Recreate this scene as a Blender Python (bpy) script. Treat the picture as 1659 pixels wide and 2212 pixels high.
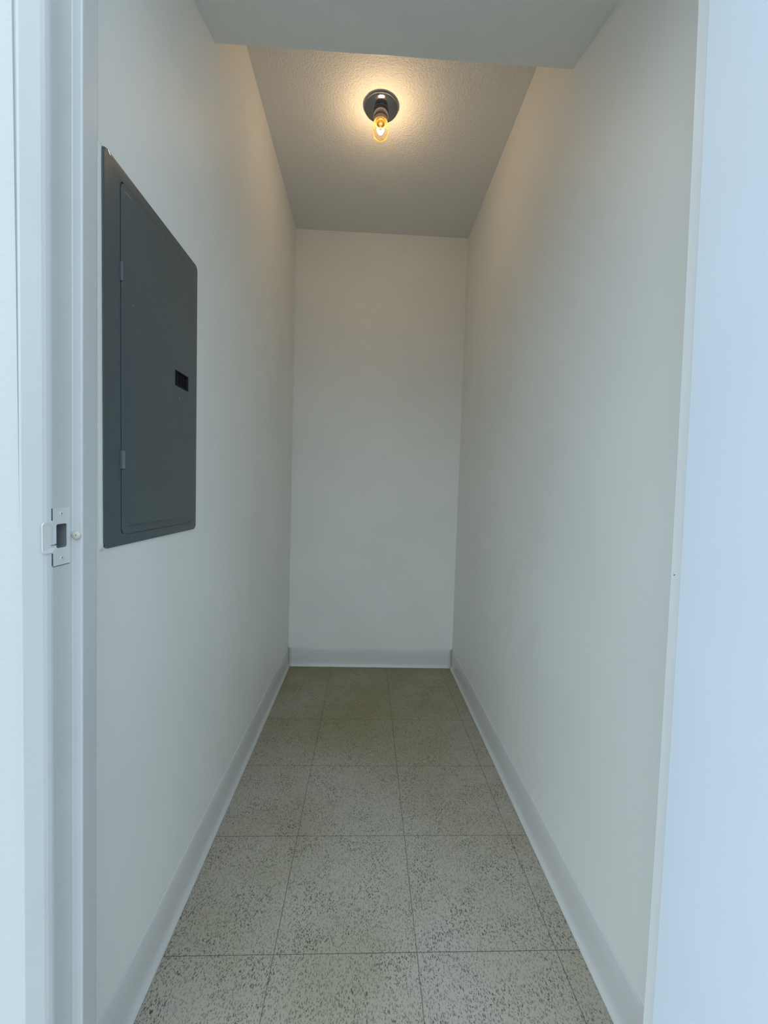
import bpy, bmesh, math, random
from mathutils import Vector, Matrix
random.seed(7)
sc = bpy.context.scene
for o in list(bpy.data.objects): bpy.data.objects.remove(o, do_unlink=True)

# ------------------------------------------------------------------ camera
FPX = 905.6; YAW, PITCH, ROLL = 0.0416, -0.0518, 0.0302
fwd = Vector((math.sin(YAW)*math.cos(PITCH), math.cos(YAW)*math.cos(PITCH), math.sin(PITCH)))
r0 = Vector((math.cos(YAW), -math.sin(YAW), 0)); u0 = r0.cross(fwd)
r2 = math.cos(ROLL)*r0 + math.sin(ROLL)*u0
u2 = -math.sin(ROLL)*r0 + math.cos(ROLL)*u0
cd = bpy.data.cameras.new('camera'); cam = bpy.data.objects.new('camera', cd)
sc.collection.objects.link(cam); sc.camera = cam
cam.matrix_world = Matrix(((r2.x, u2.x, -fwd.x, 0), (r2.y, u2.y, -fwd.y, 0), (r2.z, u2.z, -fwd.z, 0.989), (0, 0, 0, 1)))
cd.sensor_fit = 'HORIZONTAL'; cd.sensor_width = 36; cd.lens = FPX/1659*36
cd.clip_start = 0.01

# ------------------------------------------------------------------ light
sc.view_settings.view_transform = 'Standard'; sc.view_settings.look = 'None'
sc.view_settings.gamma = 1; sc.view_settings.exposure = 0; sc.view_settings.use_curve_mapping = False
w = bpy.data.worlds.new('daylight'); sc.world = w; w.use_nodes = True
nt = w.node_tree; nt.nodes.clear()
wo = nt.nodes.new('ShaderNodeOutputWorld'); bg = nt.nodes.new('ShaderNodeBackground')
tc = nt.nodes.new('ShaderNodeTexCoord'); sp = nt.nodes.new('ShaderNodeSeparateXYZ')
rp = nt.nodes.new('ShaderNodeValToRGB'); mr = nt.nodes.new('ShaderNodeMapRange')
mr.inputs['From Min'].default_value = -0.25; mr.inputs['From Max'].default_value = 0.8
nt.links.new(tc.outputs['Generated'], sp.inputs[0]); nt.links.new(sp.outputs['Z'], mr.inputs['Value'])
nt.links.new(mr.outputs[0], rp.inputs['Fac']); nt.links.new(rp.outputs['Color'], bg.inputs['Color'])
cr = rp.color_ramp
cr.elements[0].position = 0.12; cr.elements[0].color = (0.15, 0.165, 0.17, 1)
cr.elements[1].position = 0.75; cr.elements[1].color = (0.68, 0.84, 0.97, 1)
e = cr.elements.new(0.28); e.color = (0.24, 0.28, 0.30, 1)
e = cr.elements.new(0.5); e.color = (0.74, 0.88, 0.96, 1)
# the sky is brighter to the left of the doorway than behind or to the right
dt = nt.nodes.new('ShaderNodeVectorMath'); dt.operation = 'DOT_PRODUCT'; dt.inputs[1].default_value = (-0.85, -0.50, 0.15)
nt.links.new(tc.outputs['Generated'], dt.inputs[0])
az = nt.nodes.new('ShaderNodeMapRange'); az.inputs['From Min'].default_value = 0.0; az.inputs['From Max'].default_value = 1.0
az.inputs['To Min'].default_value = 2.55; az.inputs['To Max'].default_value = 2.75
nt.links.new(dt.outputs['Value'], az.inputs['Value']); nt.links.new(az.outputs[0], bg.inputs['Strength'])
nt.links.new(bg.outputs[0], wo.inputs[0])

def area(name, loc, target, sx, sy, power, col):
    l = bpy.data.lights.new(name, 'AREA'); l.shape = 'RECTANGLE'; l.size = sx; l.size_y = sy
    l.energy = power; l.color = col
    o = bpy.data.objects.new(name, l); sc.collection.objects.link(o); o.location = loc
    o.rotation_euler = (Vector(target)-Vector(loc)).to_track_quat('-Z', 'Y').to_euler()
    return o

# ------------------------------------------------------------------ materials
def pbsdf(name):
    m = bpy.data.materials.new(name); m.use_nodes = True
    return m, m.node_tree, m.node_tree.nodes['Principled BSDF']
def N(t, k, **kw):
    n = t.nodes.new(k)
    for a, b in kw.items(): setattr(n, a, b)
    return n
def bump(t, b, height, strength, dist, normal=None):
    n = N(t, 'ShaderNodeBump'); n.inputs['Strength'].default_value = strength; n.inputs['Distance'].default_value = dist
    t.links.new(height, n.inputs['Height'])
    if normal: t.links.new(normal, n.inputs['Normal'])
    t.links.new(n.outputs[0], b.inputs['Normal']); return n.outputs[0]
def noise(t, scale, detail=3, vec=None, rough=0.5):
    n = N(t, 'ShaderNodeTexNoise'); n.inputs['Scale'].default_value = scale; n.inputs['Detail'].default_value = detail
    n.inputs['Roughness'].default_value = rough
    if vec is None:
        c = N(t, 'ShaderNodeTexCoord'); vec = c.outputs['Object']
    t.links.new(vec, n.inputs['Vector']); return n
def paint(name, col, rough, bscale=350, bstr=0.25, bdist=0.0006, mottle=0.03, big=0.0):
    m, t, b = pbsdf(name)
    b.inputs['Roughness'].default_value = rough
    n1 = noise(t, 3.0, 4); mx = N(t, 'ShaderNodeMix', data_type='RGBA')
    r = N(t, 'ShaderNodeMapRange'); r.inputs['From Min'].default_value = .35; r.inputs['From Max'].default_value = .65
    t.links.new(n1.outputs['Fac'], r.inputs['Value']); t.links.new(r.outputs[0], mx.inputs['Factor'])
    mx.inputs['A'].default_value = tuple(c*(1-mottle) for c in col)+(1,)
    mx.inputs['B'].default_value = tuple(min(1, c*(1+mottle)) for c in col)+(1,)
    t.links.new(mx.outputs['Result'], b.inputs['Base Color'])
    nb = noise(t, bscale, 3); o = bump(t, b, nb.outputs['Fac'], bstr, bdist)
    if big:
        nb2 = noise(t, 5, 2); bump(t, b, nb2.outputs['Fac'], big, 0.01, o)
    return m
M = {}
M['wall'] = paint('wall_paint', (0.86, 0.865, 0.83), 0.5, 260, 0.35, 0.0007, 0.02, 0.12)
M['outer'] = paint('outer_wall_paint', (0.60, 0.61, 0.60), 0.5, 120, 0.4, 0.001, 0.02, 0.15)
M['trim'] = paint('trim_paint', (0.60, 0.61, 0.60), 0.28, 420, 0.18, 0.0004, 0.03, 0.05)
M['trim_lit'] = paint('lit_trim_paint', (0.92, 0.94, 0.94), 0.28, 420, 0.18, 0.0004, 0.02, 0.05)  # same frame paint, lightened so the right jamb looks lit from the left
M['door'] = paint('door_paint', (0.80, 0.88, 0.97), 0.32, 300, 0.2, 0.0005, 0.02, 0.05)
M['base'] = paint('painted_vinyl', (0.70, 0.70, 0.69), 0.33, 80, 0.15, 0.001, 0.03, 0.0)
M['strike'] = paint('painted_steel', (0.68, 0.69, 0.68), 0.3, 500, 0.15, 0.0004, 0.04)
M['worn'] = paint('bare_worn_steel', (0.22, 0.24, 0.24), 0.4, 500, 0.15, 0.0004, 0.1)
M['dark'] = paint('recess_shade', (0.05, 0.055, 0.06), 0.7, 300, 0.1, 0.0004, 0.1)  # near-black colour stands in for the shade in gaps, slots and small holes
M['conc'] = paint('walkway_concrete', (0.27, 0.275, 0.275), 0.8, 60, 0.3, 0.002, 0.1)
M['panel'] = paint('grey_enamel', (0.080, 0.104, 0.110), 0.36, 600, 0.12, 0.0003, 0.03, 0.03)
M['hinge'] = paint('hinge_enamel', (0.17, 0.20, 0.205), 0.32, 600, 0.1, 0.0003, 0.03)
M['black'] = paint('black_plastic', (0.003, 0.003, 0.005), 0.5, 400, 0.1, 0.0003, 0.1)
M['black'].node_tree.nodes['Principled BSDF'].inputs['Specular IOR Level'].default_value = 0.15
M['chip'] = paint('white_paint_speck', (0.45, 0.48, 0.48), 0.5, 400, 0.1, 0.0003, 0.1)
M['rubber'] = paint('yellowed_rubber', (0.62, 0.58, 0.50), 0.45, 400, 0.1, 0.0003, 0.08)
M['rust'] = paint('brown_stain', (0.28, 0.20, 0.13), 0.6, 400, 0.1, 0.0003, 0.1)

def ceiling_mat():
    m, t, b = pbsdf('textured_ceiling'); b.inputs['Roughness'].default_value = 0.75
    b.inputs['Base Color'].default_value = (0.77, 0.76, 0.73, 1)
    n1 = noise(t, 140, 4, rough=0.6); v = N(t, 'ShaderNodeTexVoronoi'); v.inputs['Scale'].default_value = 180
    c = N(t, 'ShaderNodeTexCoord'); t.links.new(c.outputs['Object'], v.inputs['Vector'])
    a = N(t, 'ShaderNodeMath', operation='MULTIPLY_ADD'); t.links.new(v.outputs['Distance'], a.inputs[0]); a.inputs[1].default_value = -0.5
    t.links.new(n1.outputs['Fac'], a.inputs[2]); bump(t, b, a.outputs[0], 0.8, 0.0028)
    return m
M['ceiling'] = ceiling_mat()

def metal(name, col, rough):
    m, t, b = pbsdf(name); b.inputs['Metallic'].default_value = 1; b.inputs['Base Color'].default_value = col+(1,)
    n = noise(t, 60, 2); r = N(t, 'ShaderNodeMapRange'); r.inputs['To Min'].default_value = rough*.8; r.inputs['To Max'].default_value = rough*1.3
    t.links.new(n.outputs['Fac'], r.inputs['Value']); t.links.new(r.outputs[0], b.inputs['Roughness'])
    return m
M['shiny'] = metal('bulb_glint_metal', (0.9, 0.85, 0.75), 0.22)
M['nickel'] = metal('black_nickel', (0.30, 0.30, 0.31), 0.10)
M['brass'] = metal('golden_lining', (0.75, 0.50, 0.20), 0.4)

def glass_mat():
    # thin clear glass: mostly see-through, mirror-like towards grazing angles
    m = bpy.data.materials.new('clear_bulb_glass'); m.use_nodes = True; t = m.node_tree; t.nodes.clear()
    o = N(t, 'ShaderNodeOutputMaterial'); mx = N(t, 'ShaderNodeMixShader'); tr = N(t, 'ShaderNodeBsdfTransparent'); g = N(t, 'ShaderNodeBsdfGlossy')
    tr.inputs['Color'].default_value = (1.0, 0.93, 0.80, 1); g.inputs['Roughness'].default_value = 0.05
    g.inputs['Color'].default_value = (1.0, 0.92, 0.75, 1)
    lw = N(t, 'ShaderNodeLayerWeight'); lw.inputs['Blend'].default_value = 0.12
    t.links.new(lw.outputs['Fresnel'], mx.inputs['Fac']); t.links.new(tr.outputs[0], mx.inputs[1]); t.links.new(g.outputs[0], mx.inputs[2])
    t.links.new(mx.outputs[0], o.inputs[0]); return m
M['glass'] = glass_mat()
def emis(name, col, s):
    m = bpy.data.materials.new(name); m.use_nodes = True; t = m.node_tree; t.nodes.clear()
    o = N(t, 'ShaderNodeOutputMaterial'); e_ = N(t, 'ShaderNodeEmission'); e_.inputs[0].default_value = col+(1,); e_.inputs[1].default_value = s
    t.links.new(e_.outputs[0], o.inputs[0]); return m
M['filament'] = emis('glowing_filament', (1.0, 0.86, 0.62), 6)
M['amber'] = paint('amber_lining', (0.30, 0.17, 0.06), 0.35, 300, 0.05, 0.0003, 0.1)
M['neck'] = paint('bulb_neck', (0.55, 0.38, 0.29), 0.35, 300, 0.05, 0.0003, 0.03)

# tiled floor: 12 inch tiles, dark elongated chips, thin seams
GX, GY, T = -0.1705, 0.8458, 0.3048
def floor_mat():
    m, t, b = pbsdf('speckled_vinyl_tile')
    c = N(t, 'ShaderNodeTexCoord'); P = c.outputs['Object']
    s = N(t, 'ShaderNodeSeparateXYZ'); t.links.new(P, s.inputs[0])
    def mth(op, a, bb=None, cc=None):
        n = N(t, 'ShaderNodeMath', operation=op)
        for i, q in enumerate((a, bb, cc)):
            if q is None: continue
            if isinstance(q, (int, float)): n.inputs[i].default_value = q
            else: t.links.new(q, n.inputs[i])
        return n.outputs[0]
    wob = noise(t, 40, 2)
    def seam(axis, off):
        w_ = mth('MULTIPLY_ADD', wob.outputs['Fac'], 0.0016, -off-0.0008+T*20)
        a = mth('ADD', axis, w_); f = mth('MODULO', a, T)
        return mth('MINIMUM', f, mth('SUBTRACT', T, f))
    d = mth('MINIMUM', seam(s.outputs['X'], GX), seam(s.outputs['Y'], GY))
    mr = N(t, 'ShaderNodeMapRange'); mr.inputs['From Min'].default_value = 0.0003; mr.inputs['From Max'].default_value = 0.0011
    mr.inputs['To Min'].default_value = 1; mr.inputs['To Max'].default_value = 0
    t.links.new(d, mr.inputs['Value']); seamf = mth('MULTIPLY', mr.outputs[0], 0.8)
    # chips
    def chips(sx, sy, rot, thr, keep):
        mp = N(t, 'ShaderNodeMapping'); mp.inputs['Rotation'].default_value = (0, 0, rot); mp.inputs['Scale'].default_value = (sx, sy, 1)
        nz = noise(t, 90, 2); add = N(t, 'ShaderNodeVectorMath', operation='MULTIPLY_ADD')
        t.links.new(nz.outputs['Color'], add.inputs[0]); add.inputs[1].default_value = (0.006, 0.006, 0); t.links.new(P, add.inputs[2])
        t.links.new(add.outputs[0], mp.inputs['Vector'])
        v = N(t, 'ShaderNodeTexVoronoi', voronoi_dimensions='2D'); v.inputs['Scale'].default_value = 1; t.links.new(mp.outputs[0], v.inputs['Vector'])
        q = N(t, 'ShaderNodeSeparateColor'); t.links.new(v.outputs['Color'], q.inputs[0])
        on = mth('LESS_THAN', q.outputs[0], keep)
        size = mth('MULTIPLY_ADD', q.outputs[1], thr*0.6, thr*0.5)
        r = N(t, 'ShaderNodeMapRange'); r.inputs['From Min'].default_value = 0; r.inputs['From Max'].default_value = 0.10
        t.links.new(mth('SUBTRACT', size, v.outputs['Distance']), r.inputs['Value'])
        return mth('MULTIPLY', mth('MULTIPLY', r.outputs[0], on), mth('MULTIPLY_ADD', q.outputs[2], 0.6, 0.4))
    k1 = chips(320, 115, 0.12, 0.38, 0.58); k2 = chips(340, 135, -0.35, 0.36, 0.5); k3 = chips(170, 300, 0.2, 0.32, 0.30)
    k = mth('MAXIMUM', mth('MAXIMUM', k1, k2), k3)
    dens = noise(t, 14, 3)
    dm = N(t, 'ShaderNodeMapRange'); dm.inputs['From Min'].default_value = .35; dm.inputs['From Max'].default_value = .62
    dm.inputs['To Min'].default_value = .5; t.links.new(dens.outputs['Fac'], dm.inputs['Value'])
    k = mth('MULTIPLY', k, dm.outputs[0])
    # base colour with yellowed wax patches, plus a darker, yellower ramp towards the back
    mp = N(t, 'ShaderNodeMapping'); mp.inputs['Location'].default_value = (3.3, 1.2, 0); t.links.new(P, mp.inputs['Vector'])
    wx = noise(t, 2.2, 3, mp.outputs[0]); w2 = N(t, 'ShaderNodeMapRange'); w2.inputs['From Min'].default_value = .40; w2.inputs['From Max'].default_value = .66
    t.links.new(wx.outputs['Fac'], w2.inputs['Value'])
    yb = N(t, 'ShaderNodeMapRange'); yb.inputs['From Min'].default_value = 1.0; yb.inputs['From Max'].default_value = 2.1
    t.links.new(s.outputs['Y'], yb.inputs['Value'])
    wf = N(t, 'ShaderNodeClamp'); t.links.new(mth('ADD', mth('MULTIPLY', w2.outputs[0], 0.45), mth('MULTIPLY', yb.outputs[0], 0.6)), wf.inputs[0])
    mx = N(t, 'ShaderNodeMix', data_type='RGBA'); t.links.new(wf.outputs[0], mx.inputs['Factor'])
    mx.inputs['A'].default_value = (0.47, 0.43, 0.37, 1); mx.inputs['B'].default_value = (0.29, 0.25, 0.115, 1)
    m2 = N(t, 'ShaderNodeMix', data_type='RGBA'); t.links.new(k, m2.inputs['Factor']); t.links.new(mx.outputs['Result'], m2.inputs['A'])
    m2.inputs['B'].default_value = (0.035, 0.04, 0.035, 1)
    m3 = N(t, 'ShaderNodeMix', data_type='RGBA'); t.links.new(seamf, m3.inputs['Factor']); t.links.new(m2.outputs['Result'], m3.inputs['A'])
    m3.inputs['B'].default_value = (0.045, 0.045, 0.035, 1)
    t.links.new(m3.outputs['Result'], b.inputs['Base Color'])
    b.inputs['Roughness'].default_value = 0.45; b.inputs['Specular IOR Level'].default_value = 0.3
    bump(t, b, mth('SUBTRACT', noise(t, 200, 2).outputs['Fac'], mth('MULTIPLY', seamf, 2)), 0.2, 0.0006)
    return m
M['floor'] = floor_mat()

# ------------------------------------------------------------------ helpers
def link(name, bm, mat, parent=None, smooth=False, bevel=0, seg=3, mats=None):
    me = bpy.data.meshes.new(name); bmesh.ops.recalc_face_normals(bm, faces=bm.faces); bm.to_mesh(me); bm.free()
    for mm in (mats or [mat]): me.materials.append(mm)
    o = bpy.data.objects.new(name, me); sc.collection.objects.link(o)
    if parent: o.parent = parent
    if smooth:
        for p in me.polygons: p.use_smooth = True
    if bevel:
        md = o.modifiers.new('bevel', 'BEVEL'); md.width = bevel; md.segments = seg; md.limit_method = 'ANGLE'; md.angle_limit = math.radians(35)
        for p in me.polygons: p.use_smooth = True
        md2 = o.modifiers.new('wn', 'WEIGHTED_NORMAL'); md2.keep_sharp = True
    return o
def struct(o): o['kind'] = 'structure'; return o
def box(bm, x0, x1, y0, y1, z0, z1):
    r = bmesh.ops.create_cube(bm, size=1)
    for v in r['verts']:
        v.co = Vector(((x0+x1)/2+v.co.x*(x1-x0), (y0+y1)/2+v.co.y*(y1-y0), (z0+z1)/2+v.co.z*(z1-z0)))
    return bm
def B(*a): return box(bmesh.new(), *a)
def extrude_z(pts, zs, warp=None):
    """closed plan outline swept through the heights zs; warp(z) shifts it in x"""
    bm = bmesh.new(); rings = []
    for z in zs:
        dx = warp(z) if warp else 0
        rings.append([bm.verts.new((x+dx, y, z)) for x, y in pts])
    n = len(pts)
    for a, b in zip(rings, rings[1:]):
        for i in range(n): bm.faces.new((a[i], a[(i+1) % n], b[(i+1) % n], b[i]))
    bm.faces.new(rings[0][::-1]); bm.faces.new(rings[-1]); return bm
def extrude_path(profile, p0, p1, n=1, wob=0.0, top=None):
    """profile (out, z) swept from p0 to p1, 'out' to the left-hand normal of the path"""
    bm = bmesh.new(); d = Vector((p1[0]-p0[0], p1[1]-p0[1])); L = d.length; d.normalize(); nn = Vector((-d.y, d.x)); rings = []
    for i in range(n+1):
        s = L*i/n; r = []
        dz = wob*(math.sin(s*9+p0[0]*5)+0.6*math.sin(s*23+1)+0.4*math.sin(s*47))
        for k, (o_, z) in enumerate(profile):
            q = Vector(p0)+d*s+nn*o_; zz = z+(dz if z > 0.05 else 0); r.append(bm.verts.new((q.x, q.y, zz)))
        rings.append(r)
    m = len(profile)
    for a, b in zip(rings, rings[1:]):
        for i in range(m): bm.faces.new((a[i], a[(i+1) % m], b[(i+1) % m], b[i]))
    bm.faces.new(rings[0][::-1]); bm.faces.new(rings[-1]); return bm
def rrect(y0, y1, z0, z1, r, n=6):
    pts = []
    for cy, cz, a0 in ((y1-r, z1-r, 0), (y0+r, z1-r, 90), (y0+r, z0+r, 180), (y1-r, z0+r, 270)):
        for i in range(n+1):
            a = math.radians(a0+90*i/n); pts.append((cy+r*math.cos(a), cz+r*math.sin(a)))
    return pts
def stack(layers, axis='x', cap=True):
    """rings of (x, rrect-points) skinned one after another"""
    bm = bmesh.new(); rings = [[bm.verts.new((x, y, z)) for y, z in pts] for x, pts in layers]
    n = len(rings[0])
    for a, b in zip(rings, rings[1:]):
        for i in range(n): bm.faces.new((a[i], a[(i+1) % n], b[(i+1) % n], b[i]))
    if cap: bm.faces.new(rings[0][::-1]); bm.faces.new(rings[-1])
    return bm
def lathe(profile, cx, cy, n=48, cap=True):
    bm = bmesh.new(); rings = []
    for r, z in profile:
        if r < 1e-6: rings.append([bm.verts.new((cx, cy, z))]); continue
        rings.append([bm.verts.new((cx+r*math.cos(2*math.pi*i/n), cy+r*math.sin(2*math.pi*i/n), z)) for i in range(n)])
    for a, b in zip(rings, rings[1:]):
        if len(a) == 1 and len(b) == 1: continue
        for i in range(n):
            j = (i+1) % n
            if len(a) == 1: bm.faces.new((a[0], b[j], b[i]))
            elif len(b) == 1: bm.faces.new((a[i], a[j], b[0]))
            else: bm.faces.new((a[i], a[j], b[j], b[i]))
    return bm
def empty(name, loc, label, cat):
    o = bpy.data.objects.new(name, None); sc.collection.objects.link(o); o.location = loc; o.empty_display_size = 0.05
    o['label'] = label; o['category'] = cat; return o
def under(o, root):
    o.parent = root; o.matrix_parent_inverse = Matrix.Translation(-root.location) if root.type == 'EMPTY' else Matrix.Identity(4)
    return o
def boolean(o, cutters):
    for c in cutters:
        md = o.modifiers.new('cut', 'BOOLEAN'); md.object = c; md.operation = 'DIFFERENCE'; md.solver = 'EXACT'
    bpy.context.view_layer.update(); dg = bpy.context.evaluated_depsgraph_get()
    me = bpy.data.meshes.new_from_object(o.evaluated_get(dg)); o.modifiers.clear(); o.data = me
    for c in cutters: bpy.data.objects.remove(c, do_unlink=True)

# ------------------------------------------------------------------ room shell
XL, XR, YB, ZC = -0.412, 0.503, 2.302, 2.3506
YI, YO = 0.570, 0.491            # inner and outer face of the front wall
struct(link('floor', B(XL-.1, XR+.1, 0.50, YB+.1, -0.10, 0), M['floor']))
struct(link('floor_outside', B(-2.2, 2.2, -2.6, 0.50, -0.10, -0.002), M['conc']))
struct(link('wall_left', B(XL-.10, XL, YI, YB+.1, 0, 2.6), M['wall']))
struct(link('wall_right', B(XR, XR+.10, YI, YB+.1, 0, 2.6), M['wall']))
struct(link('wall_back', B(XL, XR, YB, YB+.1, 0, 2.6), M['wall']))
struct(link('ceiling', B(XL, XR, 1.10, YB, ZC, ZC+.1), M['ceiling']))
# dropped ceiling over the doorway, its underside rising slightly towards the back
bm = bmesh.new()
prof = [(YI, 2.035), (0.90, 2.035), (0.93, 2.0375), (1.128, 2.096), (1.132, 2.099), (1.133, 2.104), (1.133, ZC+.1), (YI, ZC+.1)]
a = [bm.verts.new((XL, y, z)) for y, z in prof]; b_ = [bm.verts.new((XR, y, z)) for y, z in prof]
for i in range(len(prof)): j = (i+1) % len(prof); bm.faces.new((a[i], a[j], b_[j], b_[i]))
bm.faces.new(a[::-1]); bm.faces.new(b_)
struct(link('ceiling_soffit', bm, M['wall']))
# front wall with the door opening
JL, JR, HZ = -0.3935, 0.462, 1.985
bm = bmesh.new(); box(bm, -2.2, JL, YO, YI, 0, 2.6); box(bm, JR, 2.2, YO, YI, 0, 2.6); box(bm, JL, JR, YO, YI, HZ+.03, 2.6)
struct(link('wall_front', bm, M['outer']))

# vinyl cove baseboards with a flared toe
cove = [(0, 0), (0.0125, 0), (0.0120, 0.003), (0.0075, 0.0085), (0.0045, 0.016), (0.0032, 0.026), (0.0028, 0.06), (0.0028, 0.106), (0.0015, 0.1095), (0, 0.110)]
struct(link('baseboard_left', extrude_path(cove, (XL, YB), (XL, YI), 60, 0.0009), M['base'], smooth=True))
struct(link('baseboard_right', extrude_path(cove, (XR, YI), (XR, YB), 60, 0.0009), M['base'], smooth=True))
cb = [(o_, z*0.93) for o_, z in cove]
struct(link('baseboard_back', extrude_path(cb, (XR, YB), (XL, YB), 40, 0.0006), M['base'], smooth=True))

# ------------------------------------------------------------------ door frame
def quad(pts):
    (a, fa), (b, fb), (c, fc) = pts
    return lambda z: fa*(z-b)*(z-c)/((a-b)*(a-c)) + fb*(z-a)*(z-c)/((b-a)*(b-c)) + fc*(z-a)*(z-b)/((c-a)*(c-b))
leanL = quad(((0.30, -0.0045), (0.95, 0.0), (1.65, 0.0050)))
leanR0 = quad(((0.28, 0.0035), (0.95, 0.0), (1.75, -0.0160)))
leanR = lambda z: leanR0(z)
RL = -0.367                       # rabbet face, strike side
zs = [0.0]+[0.04+i*(HZ-.04)/24 for i in range(25)]
profL = [(-0.4115, 0.4930), (-0.3905, 0.4930), (-0.3885, 0.4850), (-0.3870, 0.4838), (-0.3850, 0.4840),
         (-0.3715, 0.4955), (-0.3690, 0.4990), (-0.3675, 0.5025), (RL, 0.5050), (RL, 0.5372),
         (-0.3658, 0.538), (-0.3568, 0.538), (-0.3555, 0.5388), (-0.3550, 0.5400), (-0.3550, 0.5655), (-0.3556, 0.5672), (-0.3570, 0.568),
         (-0.4115, 0.568)]
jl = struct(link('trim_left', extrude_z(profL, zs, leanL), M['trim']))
HY0, HY1, HZ0, HZ1 = 0.5100, 0.5283, 0.9082, 0.9370   # latch hole
cut = link('cut', stack([(-0.40, rrect(HY0-.0008, HY1+.0008, HZ0-.0008, HZ1+.0008, 0.003)), (-0.36, rrect(HY0-.0008, HY1+.0008, HZ0-.0008, HZ1+.0008, 0.003))]), M['trim'])
boolean(jl, [cut])
for p in jl.data.polygons: p.use_smooth = False
profR = [(0.482, 0.4930), (0.4425, 0.4930), (0.4410, 0.4935), (0.440, 0.495), (0.440, 0.538), (0.4300, 0.538), (0.4288, 0.5386), (0.4282, 0.5398),
         (0.4282, 0.5658), (0.4288, 0.5672), (0.430, 0.568), (0.482, 0.568)]
struct(link('trim_right', extrude_z(profR, zs, leanR), M['trim_lit']))
bm = bmesh.new(); box(bm, JL-.02, JR+.02, 0.484, 0.568, HZ, HZ+.035); box(bm, JL+.03, JR-.03, 0.538, 0.568, HZ-.012, HZ)
struct(link('trim_head', bm, M['trim']))

nh = link('nail_hole', stack([(0.4260+.0040, rrect(.5585, .5597, .8835, .8847, .0005, 4)), (0.4278, rrect(.5585, .5597, .8835, .8847, .0005, 4))]), M['dark'], bpy.data.objects['trim_right'])
# the open door leaf, swung 90 degrees out past the right jamb
zd = [0.012]+[0.012+i*(HZ-.02)/24 for i in range(1, 25)]
dl = [(0.4055, -0.262), (0.4055, 0.5190), (0.4063, 0.5202), (0.4075, 0.5210), (0.4385, 0.5210), (0.4385, -0.262)]
door = struct(link('door_1', extrude_z(dl, zd, leanR), M['door']))

# strike plate let into the left jamb
sx = RL
def sp_outline():
    # T-shaped outline in (y, z)
    y0, y1, zb, zt, l0, l1 = 0.5046, 0.5328, 0.8876, 0.9562, 0.9040, 0.9405
    return [(y1, zb), (y1, zt), (y0, zt), (y0, l1+.0015), (y0-.0012, l1), (0.5000, l1), (0.4975, l1), (0.4945, l1-.0006), (0.4930, l1-.0022), (0.4925, l1-.004), (0.4925, l0+.003), (0.4932, l0+.001), (0.4945, l0), (0.4975, l0), (y0-.0012, l0), (y0, l0-.0015), (y0, zb)]
bm = bmesh.new()
def lipx(y): return sx+0.0005-(0.0028*((0.5046-y)/0.0121)**1.6 if y < 0.5046 else 0)
top = [bm.verts.new((lipx(y), y, z)) for y, z in sp_outline()]
hole = [bm.verts.new((sx+0.0005, y, z)) for y, z in rrect(HY0, HY1, HZ0, HZ1, 0.0028, 4)]
ed = [bm.edges.new((l[i], l[(i+1) % len(l)])) for l in (top, hole) for i in range(len(l))]
bmesh.ops.triangle_fill(bm, use_beauty=True, edges=ed)
r = bmesh.ops.extrude_face_region(bm, geom=bm.faces[:])
for v in [g for g in r['geom'] if isinstance(g, bmesh.types.BMVert)]: v.co.x -= 0.0012
se = empty('strike_plate', (sx, 0.519, 0.922), 'small painted T-shaped metal strike plate with a dark latch hole on the left door jamb', 'strike plate')
under(link('plate', bm, M['strike']), se)
bm = stack([(sx-0.016, rrect(HY0-.0005, HY1+.0005, HZ0-.0005, HZ1+.0005, 0.0028, 4)), (sx+0.0002, rrect(HY0-.0005, HY1+.0005, HZ0-.0005, HZ1+.0005, 0.0028, 4))], cap=False)
bm.faces.new([v for v in bm.verts if v.co.x < sx-0.01])
lb = under(link('latch_box', bm, M['worn']), se); lb['label'] = 'dark grey metal latch box'
for a_ in ((sx-.001, sx+.0004, .5036, .5046, .9418, .9560), (sx-.001, sx+.0004, .5038, .5046, .8880, .9026), (sx-.001, sx+.0003, .5050, .5325, .8868, .8875)):  # solid dark slivers painting the shade of the gap round the plate
    gp = under(link('gap_shade_strip', B(*a_), M['dark']), se); gp['label'] = 'dark strip painting the gap shade beside the plate'
for zc in (0.9490, 0.8955):
    s_ = under(link('screw', stack([(sx+0.0003, rrect(.5155, .5215, zc-.003, zc+.003, .0029, 5)), (sx+0.0009, rrect(.5158, .5212, zc-.0027, zc+.0027, .0026, 5)), (sx+0.0010, rrect(.5165, .5205, zc-.002, zc+.002, .0019, 5))]), M['strike'], smooth=False), se)
    under(link('screw_slot', B(sx+0.0008, sx+0.00110, .5180, .5189, zc-.0004, zc+.0016), M['dark']), s_).matrix_parent_inverse = Matrix.Identity(4)
bm = B(sx+0.0011, sx+0.00058, .5012, .5096, .9125, .9134); box(bm, sx+0.0011, sx+0.00058, .5078, .5098, .9125, .9142)
sm = under(link('scrape_mark', bm, M['worn']), se); sm['label'] = 'dark bare metal scrape across the lip'

# round rubber bumper on the stop
bmp = lathe([(0, -0.0), (0.0046, 0.0), (0.0052, 0.001), (0.0050, 0.0022), (0.0036, 0.0032), (0, 0.0036)], 0, 0, 24)
bmesh.ops.transform(bmp, matrix=Matrix.Rotation(math.radians(90), 4, 'X'), verts=bmp.verts)
be = empty('door_bumper', (-0.3612, 0.538, 0.9212), 'tiny round yellowed rubber door bumper beside the strike plate', 'door bumper')
u = link('pad', bmp, M['rubber'], smooth=True); u.parent = be
hb = lathe([(0, 0), (0.0007, 0), (0, 0.0002)], 0, 0, 10); bmesh.ops.transform(hb, matrix=Matrix.Translation((0.0004, -0.0036, 0.0003)) @ Matrix.Rotation(math.radians(90), 4, 'X'), verts=hb.verts)
u = link('centre_hole', hb, M['dark']); u.parent = be

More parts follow.
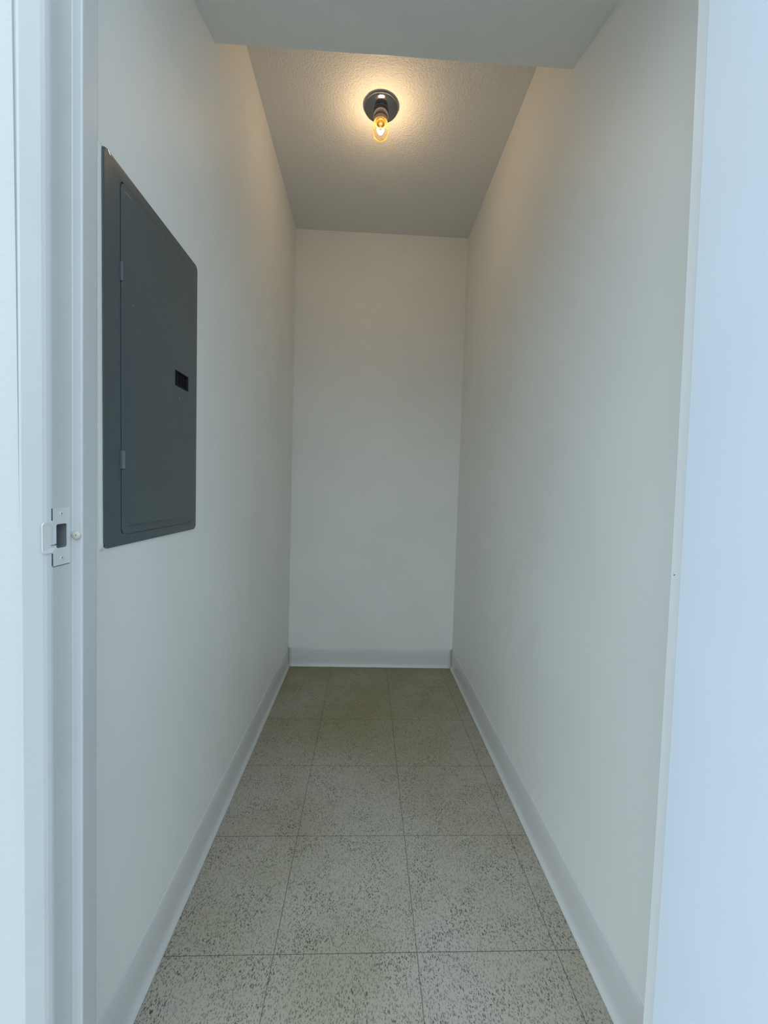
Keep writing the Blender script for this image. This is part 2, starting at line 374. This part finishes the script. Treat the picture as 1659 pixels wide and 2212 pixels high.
# ------------------------------------------------------------------ electrical panel on the left wall
pe = empty('electrical_panel', (XL, 0.845, 1.19), 'tall dark grey metal electrical panel set flush in the left wall', 'electrical panel')
Y0, Y1, Z0, Z1 = 0.669, 1.022, 0.8830, 1.4950
DY0, DY1, DZ0, DZ1 = 0.7155, 0.9890, 0.9020, 1.4720     # door in the cover
x0 = XL
def ring(x, i, r): return (x, rrect(Y0+i, Y1-i, Z0+i, Z1-i, r-i if r > i else r))
cov = under(link('cover', stack([(x0-.01, rrect(Y0, Y1, Z0, Z1, .013, 10)), (x0+.0010, rrect(Y0, Y1, Z0, Z1, .013, 10))]+[(x0+.0010+.0028*math.sin(a_), rrect(Y0+.0036*(1-math.cos(a_)), Y1-.0036*(1-math.cos(a_)), Z0+.0036*(1-math.cos(a_)), Z1-.0036*(1-math.cos(a_)), .013-.0036*(1-math.cos(a_)), 10)) for a_ in [math.radians(q) for q in (18, 36, 54, 72, 90)]]), M['panel']), pe)
cut = link('cut', stack([(x0-.004, rrect(DY0-.0027, DY1+.0006, DZ0-.0014, DZ1+.0008, .010)), (x0+.02, rrect(DY0-.0027, DY1+.0006, DZ0-.0014, DZ1+.0008, .010))]), M['panel'])
boolean(cov, [cut])
for p in cov.data.polygons: p.use_smooth = True
md = cov.modifiers.new('edge', 'EDGE_SPLIT'); md.split_angle = math.radians(32)
dr = under(link('door', stack([(x0-.002, rrect(DY0, DY1, DZ0, DZ1, .010)), (x0+.0042, rrect(DY0, DY1, DZ0, DZ1, .010)), (x0+.0050, rrect(DY0+.0010, DY1-.0010, DZ0+.0010, DZ1-.0010, .0092)),
       (x0+.0051, rrect(DY0+.0060, DY1-.0085, DZ0+.0120, DZ1-.0100, .004)), (x0+.0074, rrect(DY0+.0230, DY1-.0110, DZ0+.0150, DZ1-.0130, .003)),
       (x0+.0075, rrect(DY0+.0300, DY1-.0180, DZ0+.0230, DZ1-.0200, .003))]), M['panel']), pe)
LY0, LY1, LZ0, LZ1 = 0.9010, 0.9625, 1.1945, 1.2265
cut = link('cut', stack([(x0+.0012, rrect(LY0, LY1, LZ0, LZ1, .002)), (x0+.02, rrect(LY0, LY1, LZ0, LZ1, .002))]), M['panel'])
boolean(dr, [cut])
bm = stack([(x0+.0012, rrect(LY0+.0002, LY1-.0002, LZ0+.0002, LZ1-.0002, .002)), (x0+.0082, rrect(LY0+.0002, LY1-.0002, LZ0+.0002, LZ1-.0002, .002)), (x0+.0088, rrect(LY0+.0010, LY1-.0010, LZ0+.0010, LZ1-.0010, .0018)),
           (x0+.0088, rrect(LY0+.0030, LY1-.0030, LZ0+.0025, LZ1-.0025, .0012)), (x0+.0050, rrect(LY0+.0075, LY1-.0050, LZ0+.0045, LZ1-.0045, .0012))])
la = under(link('latch', bm, M['black']), dr); la.matrix_parent_inverse = Matrix.Identity(4); la['label'] = 'black plastic slide latch'
bm = stack([(x0+.0050, rrect(.928, .944, 1.2005, 1.2210, .001)), (x0+.0068, rrect(.9288, .9432, 1.2012, 1.2203, .001))])
for k in range(4): box(bm, x0+.0066, x0+.0075, .9300+k*.0033, .9312+k*.0033, 1.203, 1.2185)
u = under(link('latch_slider', bm, M['black']), dr); u.matrix_parent_inverse = Matrix.Identity(4)
# hinges: the upper one mostly tucked in, the lower one showing its barrel
def hinge(zc, h, y0, y1, proud):
    bm = B(x0+.003, x0+.003+proud, y0, y1, zc-h/2, zc+h/2)
    o = under(link('hinge', bm, M['hinge'], bevel=.0008, seg=2), pe); return o
hinge(1.0265, 0.0300, 0.7122, 0.7200, .0050)
hinge(1.330, 0.0300, 0.7128, 0.7152, .0042)
# white paint specks left on the cover
for (y, z, dy, dz) in ((0.7441, 1.2890, .0007, .0012), (0.7262, 1.2224, .0005, .0022), (0.9205, 1.1714, .0006, .0030), (0.9520, 0.9330, .0010, .0008), (0.6760, 0.8870, .0020, .0012)):
    xx = x0+(.0074 if 0.735 < y < 0.97 and z > 0.93 else .0050 if y > 0.72 else .0036)
    if y < 0.7: xx = x0+.0030
    o = under(link('paint_speck', stack([(xx-.0002, rrect(y-dy, y+dy, z-dz, z+dz, min(dy, dz)*.9, 4)), (xx+.00025, rrect(y-dy*.7, y+dy*.7, z-dz*.8, z+dz*.8, min(dy, dz)*.6, 4))]), M['chip']), pe)
    o['label'] = 'white paint speck'
# added polished strip, tilted as the bulb's glint on the enamel by the top near corner
nrm = Vector((0.99, -0.026, 0.117)).normalized(); p_ = Vector((x0+.0041, 0.6805, 1.4935)); q_ = Vector((x0+.0041, 0.6875, 1.4870))
d_ = (q_-p_); d_ = (d_-nrm*d_.dot(nrm)); side = d_.normalized().cross(nrm)*0.0005
bm = bmesh.new(); lo = [bm.verts.new(v-nrm*.0006) for v in (p_, p_+d_*.5+side, p_+d_, p_+d_*.5-side)]; hi = [bm.verts.new(v.co+nrm*.0007) for v in lo]
for i in range(4): bm.faces.new((lo[i], lo[(i+1) % 4], hi[(i+1) % 4], hi[i]))
bm.faces.new(lo[::-1]); bm.faces.new(hi)
u = under(link('bulb_glint', bm, M['shiny']), pe); u['label'] = 'shiny strip added as the bulb glint on the enamel'
# bead of wall paint along the near edge and foot of the cover
bm = bmesh.new(); n = 70; rings = []
for i in range(n+1):
    z = Z0-.002+(Z1-Z0)*i/n*1.0; ww = .0022+.0008*math.sin(i*1.3)+.0006*math.sin(i*.37); rr = []
    for dx, dy in ((-.001, -.0075), (.0009, -.0060), (.0016, -.0035), (.0021, -.001), (.0016, ww*.4), (-.001, ww*.5)):
        rr.append(bm.verts.new((x0+dx, Y0+dy, z)))
    rings.append(rr)
for a, b_ in zip(rings, rings[1:]):
    for i in range(6): bm.faces.new((a[i], a[(i+1) % 6], b_[(i+1) % 6], b_[i]))
bm.faces.new(rings[0][::-1]); bm.faces.new(rings[-1])
u = under(link('paint_bead', bm, M['wall'], smooth=True), pe); u['label'] = 'ridge of white wall paint along the cover edge'

# ------------------------------------------------------------------ ceiling lamp
CX, CY = 0.0115, 1.563
le = empty('ceiling_lamp', (CX, CY, ZC), 'small round dark chrome ceiling lamp holding one lit bare bulb', 'ceiling lamp')
can = [(0, ZC+.002), (0.0585, ZC+.002), (0.0590, ZC-.004), (0.0600, ZC-.0050), (0.0600, ZC-.0090), (0.0585, ZC-.0110), (0.0560, ZC-.0120), (0, ZC-.0122)]
under(link('canopy', lathe(can, CX, CY, 72), M['nickel'], smooth=True), le)
zs_ = ZC-.012
soc = [(0, zs_+.001), (0.0262, zs_+.001), (0.0262, zs_-.001), (0.0255, zs_-.0016), (0.0262, zs_-.0024), (0.0262, zs_-.0265), (0.0252, zs_-.028), (0.0225, zs_-.028), (0.0220, zs_-.010), (0, zs_-.010)]
under(link('socket', lathe(soc, CX, CY, 64), M['nickel'], smooth=True), le)
for o in sc.objects:
    if o.name in ('canopy', 'socket'):
        md = o.modifiers.new('edge', 'EDGE_SPLIT'); md.split_angle = math.radians(35)
bulb = [(0.0, zs_-.012), (0.0205, zs_-.012), (0.0215, zs_-.024), (0.0232, zs_-.034), (0.0243, zs_-.044)]
nk = under(link('bulb', lathe([(r*1.0, z) for r, z in bulb[:]]+[(0.0242, zs_-.0445), (0.0236, zs_-.0440), (0.0226, zs_-.034), (0.020, zs_-.020), (0, zs_-.018)], CX, CY, 48), M['neck'], smooth=True), le)
nk['label'] = 'frosted pinkish bulb neck'
u = under(link('inner_collar', lathe([(0.0232, zs_-.0425), (0.0220, zs_-.0410), (0.0120, zs_-.0330), (0.0, zs_-.0320)], CX, CY, 40), M['amber'], smooth=True), nk); u.matrix_parent_inverse = Matrix.Identity(4); u['label'] = 'amber inner collar'
gz = 2.2665
gl = [(0.0243, zs_-.0440), (0.0256, zs_-.050)]
for i in range(1, 19):
    a = math.radians(38-128*i/18); gl.append((0.0290*math.cos(a) if i < 18 else 0, gz+(0.0290 if a > 0 else 0.0340)*math.sin(a)))
g_ = under(link('bulb_glass', lathe(gl, CX, CY, 64), M['glass'], smooth=True), nk); g_.matrix_parent_inverse = Matrix.Identity(4); g_['label'] = 'clear glass globe'
ins = lathe([(0.0150, zs_-.040), (0.0140, zs_-.050), (0.0085, zs_-.0545), (0.0045, zs_-.057), (0.0030, zs_-.062), (0.0, zs_-.063)], CX, CY, 32)
u = under(link('stem', ins, M['brass'], smooth=True), nk); u.matrix_parent_inverse = Matrix.Identity(4); u['label'] = 'golden inner stem'
# looped glowing filament
bm = bmesh.new(); pts = []
for i in range(41):
    a = i/40*2*math.pi
    pts.append(Vector((CX+0.0105*math.cos(a), CY+0.004*math.sin(a), gz-.001+0.0060*math.cos(2*a))))
prev = None; tube = []
for i, p in enumerate(pts[:-1]):
    d = (pts[(i+1) % 40]-pts[i-1 if i else 39]).normalized(); s1 = d.cross(Vector((0, 0.3, 1))).normalized(); s2 = d.cross(s1)
    tube.append([bm.verts.new(p+0.0036*(math.cos(k*math.pi/4)*s1+math.sin(k*math.pi/4)*s2)) for k in range(8)])
for i in range(40):
    a, b_ = tube[i], tube[(i+1) % 40]
    for k in range(8): bm.faces.new((a[k], a[(k+1) % 8], b_[(k+1) % 8], b_[k]))
u = under(link('filament', bm, M['filament'], smooth=True), nk); u.matrix_parent_inverse = Matrix.Identity(4); u['label'] = 'glowing filament loop'
pl = bpy.data.lights.new('bulb_light', 'POINT'); pl.energy = 1.4; pl.color = (1.0, 0.73, 0.47); pl.shadow_soft_size = 0.012
po = bpy.data.objects.new('bulb_light', pl); sc.collection.objects.link(po); po.location = (CX, CY, gz-.022)
